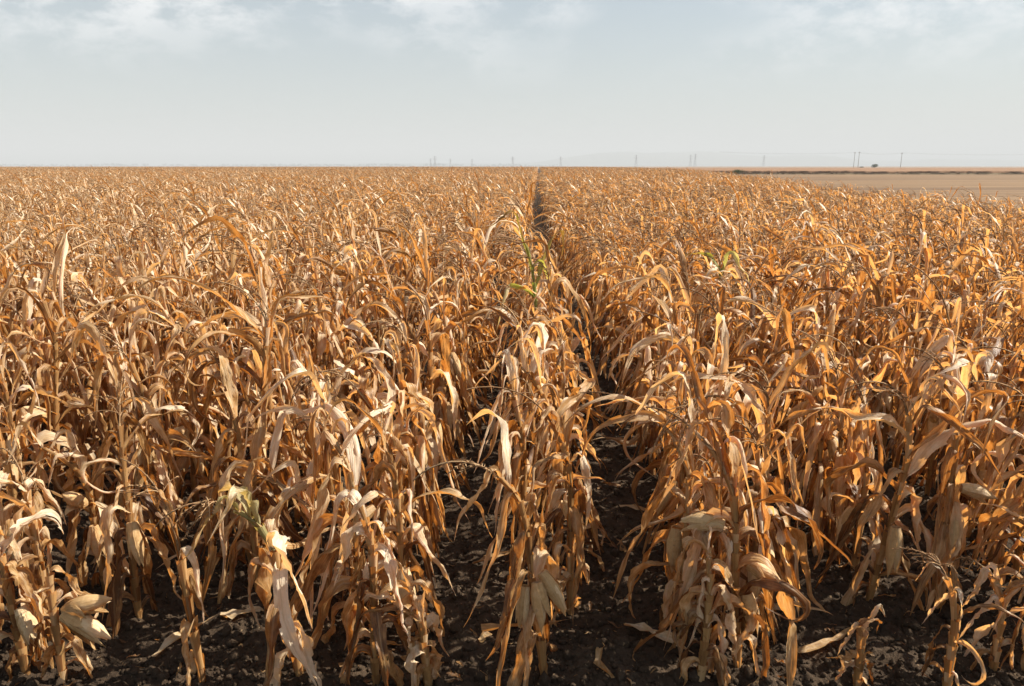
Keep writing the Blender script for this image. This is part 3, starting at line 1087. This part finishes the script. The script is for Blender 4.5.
def litter():
    r = np.random.default_rng(9)
    m = MB()
    for i in range(1700):
        y = 2.1 + 6.5 * r.random() ** 1.4
        x = (r.random() * 2 - 1) * (0.75 * y + 0.5)
        L = float(np.clip(r.lognormal(math.log(0.035), 0.65), 0.012, 0.2))
        P, t = flat_leaf(r, L, min(0.014, L * r.uniform(0.05, 0.2)))
        a = r.uniform(0, 2 * pi)
        X = P[..., 0] * cos(a) - P[..., 1] * sin(a)
        Y = P[..., 0] * sin(a) + P[..., 1] * cos(a)
        P[..., 0] = X + x
        P[..., 1] = Y + y
        P[..., 2] += soil_h(P[..., 0], P[..., 1]) + 0.012
        t[..., 0] *= 0.5
        m.grid(P, t)
    o = m.build('leaf_litter', M_LEAF)
    tag(o, 'scattered scraps of dry corn leaf lying on the soil', 'leaf litter', kind='stuff')


litter()

FALLEN = [
    (-0.22, 2.72, 0.42, 0.032, 0.25, 'long dry leaf lying flat on soil beside the front plant with drooping ears'),
    (0.38, 2.78, 0.34, 0.028, -0.35, 'fallen dry leaf across the furrow, right of the front plant with drooping ears'),
    (-0.75, 2.47, 0.30, 0.030, 0.9, 'curled fallen leaf on soil beside the half green plant'),
    (-1.35, 2.78, 0.22, 0.026, 0.2, 'pale fallen leaf in a sunlit patch behind the thin bare stalk'),
    (0.30, 2.44, 0.28, 0.024, 2.2, 'bent dry leaf on soil at the bottom centre'),
    (0.48, 3.9, 0.33, 0.02, 0.1, 'dry leaf lying in the dark furrow further back'),
    (-0.30, 3.25, 0.36, 0.022, 0.6, 'dry leaf on soil between two rows, left of the leafy plant behind the front one'),
    (0.33, 3.2, 0.30, 0.020, 1.7, 'narrow dry leaf lying lengthwise in the furrow near the front'),
    (1.05, 2.62, 0.36, 0.024, 0.4, 'pale dry leaf on soil right of the dense plant with pale ears'),
    (-1.5, 2.5, 0.32, 0.024, 1.2, 'dry leaf between the thin bare stalk and the broken stalk'),
    (1.12, 2.9, 0.30, 0.022, 2.7, 'thin fallen leaf on dark soil in front of the plant with one oval ear'),
]
for i, (x, y, L, Wd, a, label) in enumerate(FALLEN):
    r = np.random.default_rng(70 + i)
    P, t = flat_leaf(r, L, Wd)
    wx = x + P[..., 0] * cos(a) - P[..., 1] * sin(a)
    wy = y + P[..., 0] * sin(a) + P[..., 1] * cos(a)
    P[..., 2] += np.maximum(soil_h(wx, wy), -0.005) + 0.022
    t[..., 0] = 0.3 + 0.4 * r.random()
    m = MB()
    m.grid(P, t)
    o = m.build('fallen_leaf', M_LEAF)
    o.location = (x, y, 0)
    o.rotation_euler = (0, 0, a)
    tag(o, label, 'fallen leaf', 'fallen corn leaves on the soil')


# ------------------------------------------------------------------ beyond the corn: crop strip, verge, bushes, poles, pylons, trees, hills
def bumpy_block(name, x0, x1, y0, y1, h, amp, step, mat, label, cat, seed):
    xs = np.arange(x0, x1 + step, step)
    ys = np.concatenate([[y0, y0 + .01], np.linspace(y0 + 1.5, y1, 24)])
    X, Y = np.meshgrid(xs, ys, indexing='ij')
    r = np.random.default_rng(seed)
    Z = h * (0.85 + amp * (vnoise(X * 0.11, Y * 0.07, seed) - .5) * 2) + r.uniform(-1, 1, X.shape) * h * amp * .6
    Y = Y + 0.9 * np.sin(X * 0.05) + r.uniform(-.3, .3, X.shape)
    Z[:, 0] = -0.02
    m = MB()
    m.grid(np.stack([X, Y, Z], -1)[:, ::-1], (0, 0, 0))
    o = m.build(name, mat, smooth=False)
    tag(o, label, cat, kind='stuff')


bumpy_block('brown_crop', 41, 800, 183, 557, 0.85, 0.12, 1.0, M_CROP, 'strip of low reddish brown crop beyond the stubble field', 'crop', 4)
bumpy_block('weedy_verge', 40, 500, 180.5, 182.4, 0.17, 0.7, 0.7, M_VERGE, 'dark weedy strip along the front of the brown crop', 'weeds', 8)


def leaf_cloud(r, blobs, n, size):
    """many small leaf faces spread through overlapping ellipsoids"""
    m = MB()
    w = np.array([b[3] ** 2 * b[4] for b in blobs])
    pick = r.choice(len(blobs), n, p=w / w.sum())
    B = np.array(blobs)[pick]
    d = r.standard_normal((n, 3))
    d /= np.linalg.norm(d, axis=1)[:, None]
    rad = r.random(n) ** 0.45
    c = B[:, :3] + d * rad[:, None] * B[:, [3, 3, 4]]
    a = r.standard_normal((n, 3))
    a /= np.linalg.norm(a, axis=1)[:, None]
    b = np.cross(a, r.standard_normal((n, 3)))
    b /= np.linalg.norm(b, axis=1)[:, None]
    s = size * r.uniform(0.5, 1.3, (n, 1))
    V = np.stack([c - a * s, c + b * s * .5, c + a * s, c - b * s * .5], 1)
    m.add(V.reshape(-1, 3), np.arange(n * 4).reshape(-1, 4), (0.5, 0.5, 0.5))
    return m


def bush(name, cat, x, y, w, h, seed, label, trunk=False):
    root = empty(name, (x, y, 0))
    tag(root, label, cat, 'small bushes and trees out in the fields')
    r = np.random.default_rng(seed)
    z0 = h * 0.12 if trunk else 0.0
    blobs = [(r.uniform(-.26, .26) * w, r.uniform(-.26, .26) * w, z0 + (h - z0) * r.uniform(.3, .62), w * r.uniform(.2, .34), (h - z0) * r.uniform(.28, .4)) for _ in range(9)]
    leaf_cloud(r, blobs, 2600, h * 0.045).build('crown' if trunk else 'foliage', M_BUSH, root, smooth=False)
    m = MB()
    stems = 1 if trunk else 5
    for k in range(stems):
        s = np.linspace(0, 1, 7)
        dx, dy = (r.uniform(-.06, .06), r.uniform(-.06, .06)) if trunk else (r.uniform(-.35, .35), r.uniform(-.3, .3))
        C = np.stack([dx * w * s ** 1.4, dy * w * s ** 1.4, -0.05 + h * .7 * s], -1)
        m.grid(tube_grid(C, h * (.035 if trunk else .014) * (1 - .7 * s), 6), (0.5, 0.5, 0.5), closed=True)
    if trunk:
        for k in range(5):
            s = np.linspace(0, 1, 5)
            a = r.uniform(0, 2 * pi)
            C = np.stack([cos(a) * w * .3 * s, sin(a) * w * .3 * s, h * (.3 + .06 * k) + h * .25 * s], -1)
            m.grid(tube_grid(C, h * .015 * (1 - .7 * s), 5), (0.5, 0.5, 0.5), closed=True)
    m.build('trunk' if trunk else 'stems', M_WOOD, root)


bush('round_tree', 'tree', 257, 590, 4.6, 3.9, 3, 'small round dark tree on the horizon between the utility poles', trunk=True)
bush('low_bush', 'bush', 246.5, 590, 4.5, 1.9, 5, 'tiny low bush beside the pair of utility poles')
bush('field_bush', 'bush', 46, 177, 3.3, 1.3, 7, 'green bush at the far right corner of the corn, where stubble begins')


def beam(m, a, b, r0, ns=4):
    C = np.linspace(np.array(a, float), np.array(b, float), 2)
    m.grid(tube_grid(C, np.array([r0, r0]), ns), (0.5, 0.5, 0.5), closed=True)


def ground_at(px, dist):
    return dist


def utility_pole(x, y, h, rz, label):
    root = empty('utility_pole', (x, y, 0), rz)
    tag(root, label, 'utility pole', 'wooden utility poles on the horizon')
    m = MB()
    s = np.linspace(0, 1, 6)
    C = np.stack([0 * s, 0 * s, -0.1 + h * s], -1)
    m.grid(tube_grid(C, 0.19 - 0.07 * s, 8), (0.5, 0.5, 0.5), closed=True)
    m.build('pole', M_WOOD, root)
    m = MB()
    beam(m, (-1.0, 0.16, h - 0.7), (1.0, 0.16, h - 0.7), 0.08)
    beam(m, (-0.6, 0.17, h - 0.75), (0, 0.15, h - 1.4), 0.035)
    beam(m, (0.6, 0.17, h - 0.75), (0, 0.15, h - 1.4), 0.035)
    m.build('crossarm', M_WOOD, root)
    for ix in (-0.9, 0.9, 0.0):
        m = MB()
        z = h - 0.63 if ix else h - 0.12
        s = np.linspace(0, 1, 6)
        C = np.stack([ix + 0 * s, (0.16 if ix else 0) + 0 * s, z + 0.32 * s], -1)
        m.grid(tube_grid(C, 0.07 + 0.03 * np.sin(s * 12), 8), (0.5, 0.5, 0.5), closed=True)
        m.build('insulator', M_CERAMIC, root)


utility_pole(239, 585, 12.2, 0.3, 'left wooden pole of the closest pair on the horizon')
utility_pole(242.7, 586, 12.4, 0.3, 'right wooden pole of the closest pair on the horizon')
utility_pole(281, 600, 12.0, 0.3, 'single wooden pole on the horizon, to the right of the round tree')


def pylon(x, y, h, rz, label):
    root = empty('power_pylon', (x, y, 0), rz)
    tag(root, label, 'pylon', 'lattice power pylons in the haze')
    m = MB()
    b = h * 0.11

    def half(z):
        return b * (1 - z / h) ** 1.3 * 0.85 + 0.35
    zs = np.linspace(0, 1, 8) ** 0.8 * h
    for i in range(7):
        z0, z1 = zs[i], zs[i + 1]
        a0, a1 = half(z0), half(z1)
        c0 = [(-a0, -a0), (a0, -a0), (a0, a0), (-a0, a0)]
        c1 = [(-a1, -a1), (a1, -a1), (a1, a1), (-a1, a1)]
        for j in range(4):
            j2 = (j + 1) % 4
            beam(m, (*c0[j], z0), (*c1[j], z1), 0.2)
            beam(m, (*c0[j], z0), (*c1[j2], z1), 0.11)
            beam(m, (*c0[j2], z0), (*c1[j], z1), 0.11)
    m.build('lattice_tower', M_STEEL, root)
    for z, wd in ((0.66, 0.2), (0.79, 0.25), (0.92, 0.17)):
        m = MB()
        for sgn in (-1, 1):
            beam(m, (0, -.3, z * h), (sgn * wd * h, 0, z * h + .2), 0.16)
            beam(m, (0, .3, z * h), (sgn * wd * h, 0, z * h + .2), 0.16)
            beam(m, (0, 0, z * h + h * .05), (sgn * wd * h, 0, z * h + .3), 0.13)
        m.build('crossarm', M_STEEL, root)


PYL = [(-318, 2250, 24, 'small pylon in the haze, leftmost one'), (-300, 2600, 27, 'hazy pylon, second from the left'),
       (-258, 1900, 26, 'hazy pylon, third from the left'), (-208, 2400, 24, 'hazy pylon, fourth from the left'),
       (-68, 2050, 27, 'hazy pylon left of where the furrow meets the horizon'), (64, 2150, 28, 'hazy pylon right of where the furrow meets the horizon'),
       (255, 1990, 30, 'lone hazy pylon above the far end of the hills'), (427, 2150, 33, 'left pylon of the taller hazy pair'),
       (450, 2200, 36, 'right pylon of the taller hazy pair'), (630, 2150, 31, 'hazy pylon between the tall pair and the utility poles')]
for x, y, h, lab in PYL:
    pylon(x, y, h, 0.35, lab)


def wires():
    root = None
    m = MB()
    a, b = (273.5, 586), (322, 600)
    ends = [((130, 553), (239, 585)), ((242.7, 586), (281, 600)), ((281, 600), (430, 652))]
    for i, (p, q) in enumerate(ends):
        m = MB()
        for off in (-0.85, 0, 0.85):
            s = np.linspace(0, 1, 14)
            C = np.stack([p[0] + (q[0] - p[0]) * s + 0.9 * 0, p[1] + (q[1] - p[1]) * s + off, 11.6 + (0.4 if off == 0 else 0) - 4 * 1.1 * s * (1 - s)], -1)
            m.grid(tube_grid(C, np.full(14, 0.022), 4), (0.5, 0.5, 0.5), closed=True)
        o = m.build('overhead_wires', M_STEEL)
        tag(o, ['faint wires running left from the pair of poles', 'faint wires between the pair of poles and the single pole',
                'faint wires running right from the single pole'][i], 'overhead wires')


wires()


def treeline():
    r = np.random.default_rng(12)
    m = MB()
    for i in range(560):
        x = -4000 + 4200 * (i / 560) + r.normal(0, 8)
        if vnoise(np.array([x * .006]), np.array([0.]), 3)[0] < 0.2:
            continue
        y = 5200 + r.normal(0, 60)
        h = r.uniform(9, 20) * (0.75 + 0.5 * vnoise(np.array([x * .01]), np.array([3.]), 5)[0])
        w = h * r.uniform(.4, .9)
        blobs = [(x + r.normal(0, w * .4), y + r.normal(0, w * .4), h * r.uniform(.35, .75), w * r.uniform(.35, .55), h * .28) for _ in range(4)]
        c = leaf_cloud(r, blobs, 70, h * .14)
        m.v += c.v
        m.t += c.t
        m.q += [q + m.n for q in c.q]
        m.n += c.n
    o = m.build('distant_treeline', M_TREEFAR, smooth=False)
    tag(o, 'faint bluish line of far trees along the left horizon', 'trees', kind='stuff')


treeline()


def hills():
    xs = np.linspace(-4200, 7000, 220)
    ys = np.linspace(7600, 9600, 30)
    X, Y = np.meshgrid(xs, ys, indexing='ij')
    env = np.exp(-((X - 1850) / 1500) ** 4) * 120 + np.exp(-((X - 900) / 900) ** 2) * 50 + np.exp(-((X - 4600) / 1700) ** 2) * 70 + np.exp(-((X + 1500) / 1500) ** 2) * 35
    prof = np.sin(pi * (Y - 7600) / 2000) ** 1.2
    Z = env * prof * (0.8 + 0.4 * vnoise(X * .0016, Y * .0016, 6)) + 12 * prof * (vnoise(X * .005, Y * .005, 8) - .5) - 1.0
    m = MB()
    m.grid(np.stack([X, Y, Z], -1)[:, ::-1], (0, 0, 0))
    o = m.build('hills', M_HILL)
    tag(o, kind='structure')


hills()


# ------------------------------------------------------------------ the air
def haze(density):
    m, t = new_mat('haze_air')
    v = N(t, 'ShaderNodeVolumePrincipled')
    v.inputs['Color'].default_value = (0.70, 0.735, 0.765, 1)
    v.inputs['Density'].default_value = density
    v.inputs['Anisotropy'].default_value = 0.0
    o = N(t, 'ShaderNodeOutputMaterial')
    t.links.new(v.outputs[0], o.inputs['Volume'])
    x0, x1, y0, y1, z0, z1 = -12500, 12500, -12500, 12500, -3.0, 230.0
    me = bpy.data.meshes.new('haze')
    me.from_pydata([(x0, y0, z0), (x1, y0, z0), (x1, y1, z0), (x0, y1, z0), (x0, y0, z1), (x1, y0, z1), (x1, y1, z1), (x0, y1, z1)], [],
                   [(0, 3, 2, 1), (4, 5, 6, 7), (0, 1, 5, 4), (1, 2, 6, 5), (2, 3, 7, 6), (3, 0, 4, 7)])
    me.materials.append(m)
    ob = bpy.data.objects.new('haze', me)
    COL.objects.link(ob)
    tag(ob, 'thin pale haze over the far fields and hills', 'haze', kind='stuff')


haze(0.00032)
